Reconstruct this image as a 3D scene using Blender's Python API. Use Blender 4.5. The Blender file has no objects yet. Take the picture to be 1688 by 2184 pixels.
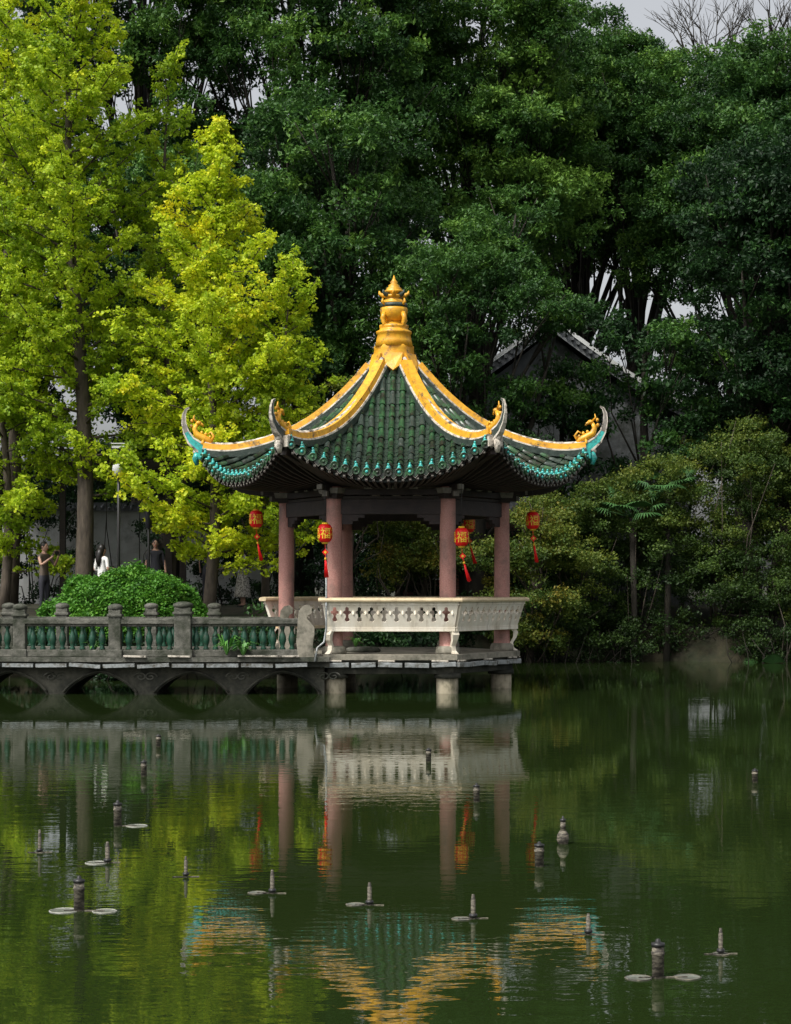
import bpy, math, random
import numpy as np
from mathutils import Vector, Matrix
random.seed(7); rng=np.random.default_rng(11)
scene=bpy.context.scene
scene.view_settings.view_transform='Standard'; scene.view_settings.look='None'; scene.view_settings.exposure=0
col=scene.collection
def link(o,parent=None):
    col.objects.link(o)
    if parent: o.parent=parent
    return o
def empty(name,loc=(0,0,0),rz=0):
    e=bpy.data.objects.new(name,None); e.location=loc; e.rotation_euler=(0,0,rz); e.empty_display_size=.3
    return link(e)

# ---------------------------------------------------------------- materials
def pmat(name,c1,c2=None,scale=5,rough=.6,bump=0,bscale=30,ramp=(.35,.65),metal=0,spec=.4,stretch=(1,1,1),c3=None,s3=1.5,r3=(.5,.7),coat=0):
    m=bpy.data.materials.new(name); m.use_nodes=True; nt=m.node_tree; N=nt.nodes; L=nt.links
    b=N['Principled BSDF']; b.inputs['Roughness'].default_value=rough; b.inputs['Metallic'].default_value=metal
    b.inputs['Specular IOR Level'].default_value=spec; b.inputs['Coat Weight'].default_value=coat
    b.inputs['Base Color'].default_value=(*c1,1)
    tc=N.new('ShaderNodeTexCoord'); mp=N.new('ShaderNodeMapping'); mp.inputs['Scale'].default_value=stretch
    L.new(tc.outputs['Object'],mp.inputs['Vector'])
    out=None
    if c2:
        n=N.new('ShaderNodeTexNoise'); n.inputs['Scale'].default_value=scale; n.inputs['Detail'].default_value=6; n.inputs['Roughness'].default_value=.65
        L.new(mp.outputs[0],n.inputs['Vector'])
        r=N.new('ShaderNodeValToRGB'); r.color_ramp.elements[0].position=ramp[0]; r.color_ramp.elements[1].position=ramp[1]
        r.color_ramp.elements[0].color=(*c1,1); r.color_ramp.elements[1].color=(*c2,1)
        L.new(n.outputs['Fac'],r.inputs['Fac']); out=r.outputs['Color']
        if c3:
            n3=N.new('ShaderNodeTexNoise'); n3.inputs['Scale'].default_value=s3; n3.inputs['Detail'].default_value=8; n3.inputs['Roughness'].default_value=.7
            L.new(mp.outputs[0],n3.inputs['Vector'])
            r2=N.new('ShaderNodeMapRange'); r2.inputs['From Min'].default_value=r3[0]; r2.inputs['From Max'].default_value=r3[1]
            L.new(n3.outputs['Fac'],r2.inputs['Value'])
            mx=N.new('ShaderNodeMix'); mx.data_type='RGBA'; mx.inputs['B'].default_value=(*c3,1)
            L.new(r2.outputs['Result'],mx.inputs['Factor']); L.new(out,mx.inputs['A']); out=mx.outputs['Result']
        L.new(out,b.inputs['Base Color'])
    if bump:
        n2=N.new('ShaderNodeTexNoise'); n2.inputs['Scale'].default_value=bscale; n2.inputs['Detail'].default_value=5
        L.new(mp.outputs[0],n2.inputs['Vector'])
        bp=N.new('ShaderNodeBump'); bp.inputs['Strength'].default_value=bump; bp.inputs['Distance'].default_value=.02
        L.new(n2.outputs['Fac'],bp.inputs['Height']); L.new(bp.outputs['Normal'],b.inputs['Normal'])
    return m
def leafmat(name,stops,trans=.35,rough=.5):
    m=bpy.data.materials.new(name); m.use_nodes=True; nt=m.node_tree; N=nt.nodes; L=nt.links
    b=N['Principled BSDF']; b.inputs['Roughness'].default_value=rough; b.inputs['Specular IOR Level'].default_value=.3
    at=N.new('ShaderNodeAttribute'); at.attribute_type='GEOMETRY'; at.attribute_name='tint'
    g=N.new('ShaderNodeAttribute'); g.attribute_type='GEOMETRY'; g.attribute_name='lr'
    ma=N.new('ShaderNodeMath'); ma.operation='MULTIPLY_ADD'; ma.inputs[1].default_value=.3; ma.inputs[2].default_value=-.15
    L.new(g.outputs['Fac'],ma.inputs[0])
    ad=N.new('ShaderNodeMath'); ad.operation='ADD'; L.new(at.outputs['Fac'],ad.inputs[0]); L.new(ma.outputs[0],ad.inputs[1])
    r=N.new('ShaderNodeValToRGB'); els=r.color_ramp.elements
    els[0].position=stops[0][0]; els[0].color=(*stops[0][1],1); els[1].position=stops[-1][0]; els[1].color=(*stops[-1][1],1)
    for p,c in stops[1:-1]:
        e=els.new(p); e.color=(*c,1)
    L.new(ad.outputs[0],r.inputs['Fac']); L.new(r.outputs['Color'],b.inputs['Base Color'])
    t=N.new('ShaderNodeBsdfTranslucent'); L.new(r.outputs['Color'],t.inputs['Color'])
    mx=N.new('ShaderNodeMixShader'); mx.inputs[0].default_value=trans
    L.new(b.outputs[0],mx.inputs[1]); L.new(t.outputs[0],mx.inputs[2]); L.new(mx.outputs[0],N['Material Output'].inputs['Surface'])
    return m

M={}
M['pink']=pmat('pink_granite',(.36,.155,.13),(.52,.285,.24),60,.55,.15,80,c3=(.17,.115,.095),s3=2.2,r3=(.48,.72))
M['stone']=pmat('grey_stone',(.075,.075,.062),(.17,.165,.14),9,.85,.5,40,c3=(.03,.036,.022),s3=2.5,r3=(.42,.62))
M['floor']=pmat('floor_stone',(.20,.185,.145),(.30,.275,.22),9,.85,.4,40,c3=(.07,.07,.05),s3=2.5,r3=(.46,.66))
M['stone_dark']=pmat('wet_stone',(.025,.026,.02),(.085,.082,.062),5,.8,.5,30,c3=(.014,.017,.011),s3=1.4,r3=(.45,.65))
M['concrete']=pmat('pier_concrete',(.42,.37,.27),(.30,.26,.18),6,.8,.3,30,c3=(.10,.10,.06),s3=3,r3=(.5,.68),stretch=(1,1,.5))
M['white']=pmat('painted_white_stone',(.82,.77,.66),(.68,.61,.48),4,.6,.2,40,c3=(.28,.22,.15),s3=5,r3=(.51,.76),stretch=(1,1,.3))
M['cream']=pmat('cream_rail',(.74,.60,.38),(.58,.46,.29),6,.6,.2,40,c3=(.26,.2,.14),s3=4,r3=(.55,.78))
M['tile']=pmat('glazed_green_tile',(.012,.054,.022),(.042,.120,.046),6,.32,.2,25,c3=(.018,.022,.014),s3=4.0,r3=(.43,.57),spec=.55)
M['pan']=pmat('dark_pan_tile',(.008,.020,.011),(.018,.04,.022),9,.5,.3,25)
M['tile_dark']=pmat('black_green_tile',(.02,.032,.026),(.05,.07,.057),9,.4,.3,25,c3=(.16,.17,.15),s3=7,r3=(.58,.75))
M['turq']=pmat('turquoise_glaze',(.02,.31,.29),(.05,.47,.42),12,.25,.1,20,spec=.6,c3=(.02,.10,.08),s3=9,r3=(.48,.63))
M['yellow']=pmat('yellow_glaze',(.80,.43,.025),(.62,.28,.015),8,.4,.2,20,spec=.5,c3=(.12,.08,.04),s3=6,r3=(.54,.67))
M['plaster']=pmat('weathered_lime',(.68,.63,.54),(.46,.41,.34),7,.8,.3,30,c3=(.06,.055,.045),s3=6,r3=(.48,.62))
M['wood']=pmat('dark_wood',(.018,.013,.011),(.035,.024,.018),8,.6,.2,30,stretch=(1,1,3))
M['beam']=pmat('beam_wood',(.018,.013,.013),(.04,.027,.025),6,.6,.2,30,c3=(.10,.09,.08),s3=9,r3=(.62,.8))
M['corbel']=pmat('corbel',(.26,.24,.21),(.12,.11,.09),8,.7,.2)
M['baluster']=pmat('green_baluster',(.008,.040,.024),(.016,.07,.04),10,.35,.1,c3=(.04,.045,.03),s3=8,r3=(.52,.7))
M['metal']=pmat('strip_metal',(.36,.38,.38),(.20,.22,.22),12,.45,.1,metal=.3,c3=(.08,.07,.05),s3=8,r3=(.48,.66))
M['pipe']=pmat('pipe',(.035,.03,.024),(.18,.16,.12),18,.7,.2,stretch=(1,1,3),ramp=(.45,.6))
M['black']=pmat('black_plastic',(.02,.02,.02),rough=.4)
M['plate']=pmat('dull_plate',(.18,.19,.16),(.09,.095,.075),20,.4)
M['red']=pmat('red_silk',(.90,.010,.010),(.70,.006,.008),15,.5,.05)
M['gold']=pmat('gold_trim',(.95,.62,.05),(.8,.48,.03),15,.4)
M['bark']=pmat('bark',(.045,.036,.027),(.10,.08,.06),9,.9,.8,20,stretch=(1,1,.3))
M['bark_d']=pmat('dark_bark',(.016,.014,.010),(.035,.030,.022),9,.9,.8,20,stretch=(1,1,.3))
M['bark_l']=pmat('pale_bark',(.10,.08,.06),(.055,.045,.034),9,.9,.6,20,stretch=(1,1,.3))
M['lime']=pmat('white_wall',(.62,.64,.63),(.46,.47,.46),1.5,.9,.1,c3=(.22,.23,.21),s3=1,r3=(.5,.7))
M['hallwall']=pmat('aged_wall',(.16,.17,.175),(.09,.10,.105),1.5,.9,.1,c3=(.04,.045,.04),s3=1,r3=(.45,.6))
M['greytile']=pmat('grey_roof_tile',(.13,.14,.15),(.24,.25,.26),4,.8,.3)
M['skin']=pmat('skin',(.42,.25,.18)); M['hair']=pmat('black_hair',(.012,.01,.009),rough=.4)
M['wcloth']=pmat('white_cloth',(.75,.74,.72)); M['dcloth']=pmat('dark_cloth',(.03,.03,.04)); M['jean']=pmat('jean',(.06,.09,.15))
M['floral']=pmat('floral_cloth',(.5,.47,.42),(.16,.15,.13),25,.8,ramp=(.48,.54)); M['tan']=pmat('tan_cloth',(.10,.075,.055))

# ---------------------------------------------------------------- mesh builder
class MB:
    def __init__(s): s.v=[];s.f=[];s.m=[];s.sm=[];s.mats=[]
    def mi(s,k):
        if k not in s.mats: s.mats.append(k)
        return s.mats.index(k)
    def add(s,vs,fs,k,smooth=False):
        o=len(s.v); s.v+=[tuple(p) for p in vs]; i=s.mi(k)
        for f in fs: s.f.append(tuple(a+o for a in f)); s.m.append(i); s.sm.append(smooth)
    def box(s,c,d,k,rz=0,R=None,taper=1):
        dx,dy,dz=d[0]/2,d[1]/2,d[2]/2
        R=R or Matrix.Rotation(rz,3,'Z'); c=Vector(c); vs=[]
        for z,t in((-dz,1),(dz,taper)):
            for x,y in((-dx,-dy),(dx,-dy),(dx,dy),(-dx,dy)): vs.append(c+R@Vector((x*t,y*t,z)))
        s.add(vs,[(3,2,1,0),(4,5,6,7),(0,1,5,4),(1,2,6,5),(2,3,7,6),(3,0,4,7)],k)
    def bar(s,p,q,w,h,k):
        p=Vector(p);q=Vector(q);d=q-p;L=d.length;x=d.normalized();y=Vector((0,0,1)).cross(x)
        if y.length<1e-4:y=Vector((0,1,0))
        y.normalize();z=x.cross(y);R=Matrix((x,y,z)).transposed()
        s.box((p+q)/2,(L,w,h),k,R=R)
    def lathe(s,prof,c,seg,k,M3=None,ribs=0):
        c=Vector(c);vs=[];fs=[];n=len(prof)
        for r,z in prof:
            for i in range(seg):
                a=2*math.pi*i/seg; rr=r*(1-(ribs if i%2 else 0))
                p=Vector((rr*math.cos(a),rr*math.sin(a),z))
                if M3: p=M3@p
                vs.append(c+p)
        for j in range(n-1):
            for i in range(seg):
                i2=(i+1)%seg; fs.append((j*seg+i,j*seg+i2,(j+1)*seg+i2,(j+1)*seg+i))
        fs.append(tuple(range(seg))[::-1]); fs.append(tuple((n-1)*seg+i for i in range(seg)))
        s.add(vs,fs,k,True)
    def tube(s,pts,rad,seg,k):
        pts=[Vector(p) for p in pts];n=len(pts);vs=[];fs=[]
        for j,p in enumerate(pts):
            d=(pts[min(j+1,n-1)]-pts[max(j-1,0)]).normalized()
            u=d.cross(Vector((.31,.95,.1))).normalized();w=d.cross(u)
            r=rad[j] if hasattr(rad,'__len__') else rad
            for i in range(seg):
                a=2*math.pi*i/seg; vs.append(p+(u*math.cos(a)+w*math.sin(a))*r)
        for j in range(n-1):
            for i in range(seg):
                i2=(i+1)%seg; fs.append((j*seg+i,j*seg+i2,(j+1)*seg+i2,(j+1)*seg+i))
        fs.append(tuple(range(seg))[::-1]); fs.append(tuple((n-1)*seg+i for i in range(seg)))
        s.add(vs,fs,k,True)
    def sweep(s,pts,side,prof,k,ups=None,scales=None,smooth=False):
        pts=[Vector(p) for p in pts];n=len(pts);m=len(prof);vs=[];fs=[];side=Vector(side)
        for j,p in enumerate(pts):
            if ups: u=Vector(ups)
            else:
                d=(pts[min(j+1,n-1)]-pts[max(j-1,0)]).normalized(); u=side.cross(d)
                if u.z<0 and abs(u.z)>.05:u=-u
                u.normalize()
            sc=scales[j] if scales else 1
            for a,b in prof: vs.append(p+side*a*sc+u*b*sc)
        for j in range(n-1):
            for i in range(m):
                i2=(i+1)%m; fs.append((j*m+i,j*m+i2,(j+1)*m+i2,(j+1)*m+i))
        fs.append(tuple(range(m))[::-1]); fs.append(tuple((n-1)*m+i for i in range(m)))
        s.add(vs,fs,k,smooth)
    def ball(s,c,r,k,seg=8,rings=5):
        c=Vector(c); r=r if hasattr(r,'__len__') else (r,r,r); vs=[];fs=[]
        for j in range(rings+1):
            t=math.pi*j/rings
            for i in range(seg):
                a=2*math.pi*i/seg; vs.append(c+Vector((r[0]*math.sin(t)*math.cos(a),r[1]*math.sin(t)*math.sin(a),r[2]*math.cos(t))))
        for j in range(rings):
            for i in range(seg):
                i2=(i+1)%seg; fs.append((j*seg+i,(j+1)*seg+i,(j+1)*seg+i2,j*seg+i2))
        s.add(vs,fs,k,True)
    def build(s,name,parent=None,bevel=0,loc=(0,0,0),rz=0):
        me=bpy.data.meshes.new(name); me.from_pydata(s.v,[],s.f)
        for k in s.mats: me.materials.append(M[k])
        me.polygons.foreach_set('material_index',s.m); me.polygons.foreach_set('use_smooth',s.sm); me.update()
        o=bpy.data.objects.new(name,me); o.location=loc; o.rotation_euler=(0,0,rz); link(o,parent)
        if bevel:
            b=o.modifiers.new('bevel','BEVEL'); b.width=bevel; b.segments=2; b.limit_method='ANGLE'
        return o

# ---------------------------------------------------------------- terrain + water
def sst(a,b,x):
    t=np.clip((x-a)/(b-a),0,1); return t*t*(3-2*t)
def shore(x): return 3.6+.5*np.sin(x*.5)+ (13.0-3.6)*sst(-3.5,3.5,x)+.4*np.sin(x*1.3)
def height(x,y):
    d=np.maximum(np.maximum(y-shore(x),-34.2-y),np.abs(x)-60)
    z=-1.2+2.1*sst(-1.0,.9,d)+.5*sst(1,4.5,d)
    return z+.04*np.sin(x*2.1+y)*sst(0,2,d)+.03*np.sin(y*3.3-x)*sst(0,2,d)
def axis(lo,hi,st,far):
    a=list(np.arange(lo,hi,st)); b=[hi+st*1.35**i for i in range(1,40) if hi+st*1.35**i<far]; c=[lo-st*1.35**i for i in range(1,40) if lo-st*1.35**i>-far]
    return np.array(sorted(c)+a+b)
xs=axis(-20,20,.5,900); ys=axis(-40,34,.5,900)
X,Y=np.meshgrid(xs,ys); Z=height(X,Y)
nv=len(xs); vs=np.stack([X,Y,Z],-1).reshape(-1,3)
fs=[(j*nv+i,j*nv+i+1,(j+1)*nv+i+1,(j+1)*nv+i) for j in range(len(ys)-1) for i in range(nv-1)]
M['ground']=pmat('leaf_litter_ground',(.018,.016,.009),(.04,.036,.018),3,.95,.8,12,c3=(.012,.02,.007),s3=.7,r3=(.45,.6))
me=bpy.data.meshes.new('ground'); me.from_pydata(vs.tolist(),[],fs); me.materials.append(M['ground'])
for p in me.polygons:p.use_smooth=True
link(bpy.data.objects.new('ground',me))
w=bpy.data.materials.new('pond_water'); w.use_nodes=True; nt=w.node_tree;N=nt.nodes;L=nt.links;b=N['Principled BSDF']
b.inputs['Base Color'].default_value=(.014,.025,.006,1); b.inputs['Roughness'].default_value=.01; b.inputs['IOR'].default_value=1.42; b.inputs['Specular IOR Level'].default_value=.5
geo=N.new('ShaderNodeNewGeometry')
def wn(sc,scale,det,rot=0):
    mp=N.new('ShaderNodeMapping'); mp.inputs['Scale'].default_value=sc; mp.inputs['Rotation'].default_value=(0,0,rot)
    n=N.new('ShaderNodeTexNoise'); n.inputs['Scale'].default_value=scale; n.inputs['Detail'].default_value=det
    L.new(geo.outputs['Position'],mp.inputs[0]); L.new(mp.outputs[0],n.inputs['Vector']); return n.outputs['Fac']
a=wn((.55,1.5,1),3.2,2,.1); c=wn((.8,1.6,1),9,2,-.15); d=wn((.12,.35,1),1,1)
m1=N.new('ShaderNodeMath');m1.operation='MULTIPLY_ADD';m1.inputs[1].default_value=.33;L.new(c,m1.inputs[0]);L.new(a,m1.inputs[2])
mr=N.new('ShaderNodeMapRange');mr.inputs['From Min'].default_value=.35;mr.inputs['From Max'].default_value=.65;mr.inputs['To Min'].default_value=.35;mr.inputs['To Max'].default_value=1.35;L.new(d,mr.inputs['Value'])
m2=N.new('ShaderNodeMath');m2.operation='MULTIPLY';L.new(m1.outputs[0],m2.inputs[0]);L.new(mr.outputs['Result'],m2.inputs[1])
bp=N.new('ShaderNodeBump');bp.inputs['Strength'].default_value=1;bp.inputs['Distance'].default_value=.0016;L.new(m2.outputs[0],bp.inputs['Height']);L.new(bp.outputs[0],b.inputs['Normal'])
mb=MB(); M['water']=w; mb.add([(-70,-45,0),(70,-45,0),(70,30,0),(-70,30,0)],[(0,1,2,3)],'water'); mb.build('water')

# ---------------------------------------------------------------- pavilion
PAV=empty('hexagonal_pavilion',(-.03,0,0),math.radians(-1.7))
C6=[math.radians(-120+60*k) for k in range(6)]
F6=[math.radians(-90+60*k) for k in range(6)]
def pol(a,r,z): return Vector((math.cos(a)*r,math.sin(a)*r,z))
RE=3.75
def zh(r):
    t=max(0,(RE-r)/(RE-.35)); return 4.52+1.74*t**2.45+.07*max(0,(r-3.0)/.75)**2
def zm(r):
    t=max(0,(RE-r)/(RE-.35)); return min(3.97+2.29*t**1.8, zh(r))
def surf(x,a):
    r=a/.866; s=min(1.15,abs(x)/(r/2)); return zm(r)+(zh(r)-zm(r))*s**2.3
def fp(k,x,a,dz=0):
    f=F6[k]; return Vector((math.cos(f)*a-math.sin(f)*x, math.sin(f)*a+math.cos(f)*x, surf(x,a)+dz))
AE=RE*.866; SP=.19
roof=MB(); caps=MB(); under=MB()
for k in range(6):
    f=F6[k]; n=Vector((math.cos(f),math.sin(f),0)); t=Vector((-math.sin(f),math.cos(f),0))
    NA,NX=16,20; vs=[]
    for i in range(NA+1):
        a=.3+(AE-.3)*i/NA
        for j in range(NX+1):
            x=(j/NX*2-1)*a/.866/2; vs.append(fp(k,x,a,-.03))
    fs=[(i*(NX+1)+j,i*(NX+1)+j+1,(i+1)*(NX+1)+j+1,(i+1)*(NX+1)+j) for i in range(NA) for j in range(NX)]
    roof.add(vs,fs,'pan')
    for j in range(-9,10):
        x=j*SP; a1=AE+.05; a0=max(abs(x)*2*.866+.05,.36)
        if a1-a0<.08: continue
        aa=a1; first=True
        while aa>a0:
            L_=.12 if first else .24
            b0=max(aa-L_,a0); vs=[]; jt=random.uniform(-.005,.005); jr=random.uniform(.94,1.05)
            for a_,r in((aa,.064*jr),(b0,.050)):
                p=fp(k,x+jt,a_,.0); d=(fp(k,x,a_+.03)-fp(k,x,a_-.03)).normalized(); up=t.cross(d); up=up if up.z>0 else -up
                for q in range(8):
                    g=math.pi*q/7; vs.append(p+t*math.cos(g)*r+up*(math.sin(g)*r*1.15))
            roof.add(vs,[(q,q+1,q+9,q+8) for q in range(7)]+[tuple(range(8))],'tile_dark' if random.random()<.16 and not first else 'tile',True)
            aa=b0; first=False
        p=fp(k,x,a1,.0); R3=Matrix((t,Vector((0,0,1)),n)).transposed()
        caps.lathe([(.074,-.01),(.078,.012),(.062,.018),(.058,.01),(.03,.012)],p+n*.005,12,'tile' ,R3)
        caps.ball(p+n*.02,(.03,.03,.03),'turq' if random.random()<.4 else 'tile',8,5)
        u1,u2=random.uniform(.9,1.1),random.uniform(-.01,.01)
        caps.ball(fp(k,x,a1-.07,.085),(.036*u1,.036*u1,.055),'turq',8,5)
        caps.ball(fp(k,x+u2,a1-.065,.145),(.022,.022,.026),'turq',6,4)
        caps.ball(fp(k,x,a1-.02,.06),(.050,.030,.032),'turq',8,4)
    for j in range(-10,10):
        xc=(j+.5)*SP; aa=AE; a0=max(abs(xc)*2*.866,.36)
        while aa>a0:
            b0=aa-.12
            A=fp(k,xc-SP/2,aa,.015);B=fp(k,xc+SP/2,aa,.015);C=fp(k,xc+SP/2,b0,-.012);D=fp(k,xc-SP/2,b0,-.012)
            m1=fp(k,xc,aa,-.012); m0=fp(k,xc,b0,-.035)
            if abs(xc)+SP/2<b0/.866/2+.1:
                A2=A-Vector((0,0,.028));B2=B-Vector((0,0,.028));m2=m1-Vector((0,0,.028))
                roof.add([A,m1,B,C,m0,D,A2,m2,B2],[(0,1,4,5),(1,2,3,4),(6,7,1,0),(7,8,2,1)],'pan')
            aa=b0
        if abs(xc)<1.84:
            p=fp(k,xc,AE+.03,-.01)
            def P(u,v,o=0): return p+t*u+Vector((0,0,v))+n*(o-.1*v)
            sh=[(-.072,.03),(-.066,-.035),(-.03,-.085),(0,-.115),(.03,-.085),(.066,-.035),(.072,.03),(0,.0)]
            vs=[P(u,v) for u,v in sh]; caps.add(vs,[tuple(range(8))],'tile_dark')
            sh2=[(u*.7,v*.72-.005) for u,v in sh]; caps.add([P(u,v,.006) for u,v in sh2],[tuple(range(8))],'tile')
            caps.tube([P(u,v,.004) for u,v in sh[1:6]],.006,4,'corbel')
    NX=24; xsn=[(j/NX*2-1)*1.86 for j in range(NX+1)]
    for (ao,z0,z1,kk) in((.0,-.04,-.11,'wood'),(-.09,-.10,-.17,'tile_dark')):
        vs=[];
        for x in xsn:
            vs+= [fp(k,x,AE+ao,z0),fp(k,x,AE+ao,z1)]
        under.add(vs,[(2*j,2*j+1,2*j+3,2*j+2) for j in range(NX)],kk)
    def inner(x,fr):
        po=fp(k,x,AE-.02,-.14); xi=x*2.05/RE; pi_=n*1.80+t*xi+Vector((0,0,3.82)); q=po.lerp(pi_,fr)
        q.z-=.06*math.sin(math.pi*fr); return q
    vs=[]
    for fr in(0,.33,.66,1,1.02):
        for x in xsn: vs.append(inner(x,fr)+Vector((0,0,.04)))
    m_=len(xsn); under.add(vs,[(i*m_+j,i*m_+j+1,(i+1)*m_+j+1,(i+1)*m_+j) for i in range(4) for j in range(m_-1)],'wood')
    for j in range(-14,15):
        x=j*.128; pts=[inner(x,fr) for fr in(-.03,.33,.66,1)]
        for a_,b_ in zip(pts[:-1],pts[1:]): under.bar(a_,b_,.05,.06,'wood')
        under.box(pts[0]+Vector((0,0,.0)),(.040,.02,.024),'corbel',rz=f+math.pi/2)
roof.build('roof_tiles',PAV); caps.build('eave_tile_ends',PAV)
RC=2.09
colm=MB(); bm=MB()
for k in range(6):
    c=pol(C6[k],RC,0)
    colm.lathe([(.20,.72),(.215,.76),(.20,.84),(.165,.87),(.158,.9),(.152,1.2),(.15,2.2),(.145,3.3),(.142,3.8)],c,24,'pink')
    colm.lathe([(.222,.715),(.232,.77),(.212,.85),(.16,.875)],c,24,'floor')
    A=C6[k]
    bm.box(c+Vector((0,0,3.72)),(.40,.40,.10),'corbel',rz=A,taper=1.1); bm.box(c+Vector((0,0,3.62)),(.30,.30,.09),'beam',rz=A,taper=1.2)
    for d_,z_ in((.28,3.66),(.45,3.78)):
        bm.bar(c+Vector((0,0,z_)),c+pol(A,d_,z_),.09,.11,'beam'); bm.box(c+pol(A,d_+.02,z_),(.05,.11,.09),'corbel',rz=A)
    bm.bar(pol(A,RC-.2,3.84),pol(A,3.70,4.36),.12,.14,'wood')
    q0=c; q1=pol(C6[(k+1)%6],RC,0); d=(q1-q0).normalized()
    bm.bar(q0+Vector((0,0,3.43)),q1+Vector((0,0,3.43)),.13,.27,'beam')
    bm.bar(q0+Vector((0,0,3.70)),q1+Vector((0,0,3.70)),.15,.10,'beam')
    bm.bar(q0+Vector((0,0,3.60))-d*.0,q1+Vector((0,0,3.60)),.08,.05,'wood')
    for e in(q0,q1):
        s_=1 if e is q0 else -1
        for w_,z_ in((.42,3.26),(.30,3.20),(.20,3.14)): bm.box(e+d*s_*(.14+w_/2)+Vector((0,0,z_)),(w_,.07,.062),'beam',rz=math.atan2(d.y,d.x))
    for u in(.3,.5,.7):
        bm.box(q0.lerp(q1,u)+Vector((0,0,3.79)),(.14,.16,.07),'corbel',rz=math.atan2(d.y,d.x),taper=1.3)
vs=[pol(a,RC+.05,3.88) for a in C6]; bm.add(vs,[tuple(range(6))],'wood')
under.build('eave_soffit_and_rafters',PAV); colm.build('columns',PAV); bm.build('beams_and_brackets',PAV)
rid=MB(); horn=MB()
for k in range(6):
    A=C6[k]; side=pol(A+math.pi/2,1,0); out=pol(A,1,0)
    rs=[.40+(3.72-.40)*i/26 for i in range(27)]
    base=[pol(A,r,zh(r)-.02) for r in rs]
    def lay(w0,w1,z0,z1,kk):
        rid.sweep(base,side,[(-w0,z0),(w0,z0),(w1,z1),(-w1,z1)],kk)
    lay(.150,.150,-.06,.055,'tile_dark'); lay(.135,.128,.0551,.085,'plaster'); lay(.112,.098,.0851,.190,'yellow')
    nT=16
    for i in range(nT):
        r0=.42+i*(3.25/nT); r1=r0+3.25/nT+.01
        p0=pol(A,r0,zh(r0)+.165); p1=pol(A,r1,zh(r1)+.165)
        rid.tube([p0,p1],[.042,.049],10,'plaster')
    sidec=k in(2,5)
    rid.box(pol(A,3.74,zh(3.74)-.06),(.10,.28,.20),'turq' if sidec else 'plaster',rz=A)
    if sidec: pts=[(3.60,4.62),(3.78,4.69),(3.93,4.80),(4.03,4.96),(4.08,5.14),(4.08,5.30),(4.04,5.40),(3.98,5.44)]
    else: pts=[(3.60,4.60),(3.78,4.66),(3.92,4.74),(4.02,4.86),(4.07,5.0),(4.07,5.12),(4.03,5.22),(3.96,5.25)]
    P_=[pol(A,r,z+.0) for r,z in pts]
    sc=[1.15,1.05,.84,.60,.44,.34,.25,.14]
    n=len(P_)
    def hsweep(prof,kk,j0=0,j1=99):
        Q=P_[j0:min(j1,n)]; vs=[];m=len(prof)
        for jj,p in enumerate(Q):
            j=jj+j0
            d=(P_[min(j+1,n-1)]-P_[max(j-1,0)]).normalized(); u=-(side.cross(d)); 
            if u.dot(out)>0 and j>2: u=-u
            if j<=2 and u.z<0:u=-u
            for a_,b_ in prof: vs.append(p+side*a_*sc[j]+u*b_*sc[j])
        nq=len(Q)
        fs=[(j*m+i,j*m+(i+1)%m,(j+1)*m+(i+1)%m,(j+1)*m+i) for j in range(nq-1) for i in range(m)]
        fs+=[tuple(range(m))[::-1],tuple((nq-1)*m+i for i in range(m))]
        horn.add(vs,fs,kk,False)
    if sidec: hsweep([(-.05,-.08),(.05,-.08),(.05,.06),(-.05,.06)],'turq',0,4); hsweep([(-.05,-.08),(.05,-.08),(.05,.06),(-.05,.06)],'corbel',3)
    else: hsweep([(-.05,-.08),(.05,-.08),(.05,.06),(-.05,.06)],'tile_dark')
    hsweep([(-.062,-.12),(.062,-.12),(.062,-.078),(-.062,-.078)],'plaster')
    hsweep([(-.058,.055),(.058,.055),(.058,.09),(-.058,.09)],'plaster')
    g=lambda r,z,s=0: pol(A,r,z+(.10 if sidec else .02))+side*s
    oc='yellow'
    horn.tube([g(3.52,4.62),g(3.60,4.70),g(3.72,4.75),g(3.84,4.82),g(3.88,4.93),g(3.83,5.02)],[.03,.06,.075,.065,.05,.04],8,oc)
    horn.ball(g(3.80,5.04),(.06,.06,.045),oc); horn.tube([g(3.80,5.04),g(3.73,5.01),g(3.70,4.97)],[.035,.028,.015],6,oc)
    horn.tube([g(3.84,5.06),g(3.90,5.13),g(3.88,5.2)],[.025,.02,.008],5,oc)
    for i_,(rr_,zz_) in enumerate(((3.58,4.76),(3.66,4.82),(3.74,4.85),(3.94,4.98),(3.93,5.08))): horn.ball(g(rr_,zz_),(.032,.032,.04),oc,6,4)
    for s_ in(-.03,.03): horn.tube([g(3.70,4.72,s_),g(3.72,4.64,s_*2),g(3.68,4.60,s_*2)],[.03,.025,.02],5,oc)
    horn.tube([g(3.56,4.68),g(3.50,4.78),g(3.56,4.86),g(3.62,4.82)],[.035,.03,.022,.015],6,oc)
    horn.tube([pol(A,3.82,4.56),pol(A,3.86,4.44),pol(A,3.83,4.32)],[.065,.07,.04],8,'turq' if sidec else 'plaster'); horn.ball(pol(A,3.86,4.58),.055,'plaster')
rid.build('hip_ridges',PAV); horn.build('upturned_eave_horns',PAV)
fin=MB()
fin.lathe([(.44,6.12),(.43,6.3),(.40,6.42),(.385,6.55),(.39,6.60),(.375,6.62)],(0,0,0),6,'yellow')
fin.lathe([(.37,6.60),(.345,6.72),(.32,6.84),(.345,6.86),(.345,6.90),(.29,6.92),(.27,6.96),(.285,6.98),(.28,7.02),(.17,7.04),(.15,7.10)],(0,0,0),32,'yellow')
fin.lathe([(.13,7.09),(.2,7.12),(.255,7.22),(.27,7.31),(.255,7.37)],(0,0,0),28,'yellow')
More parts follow.
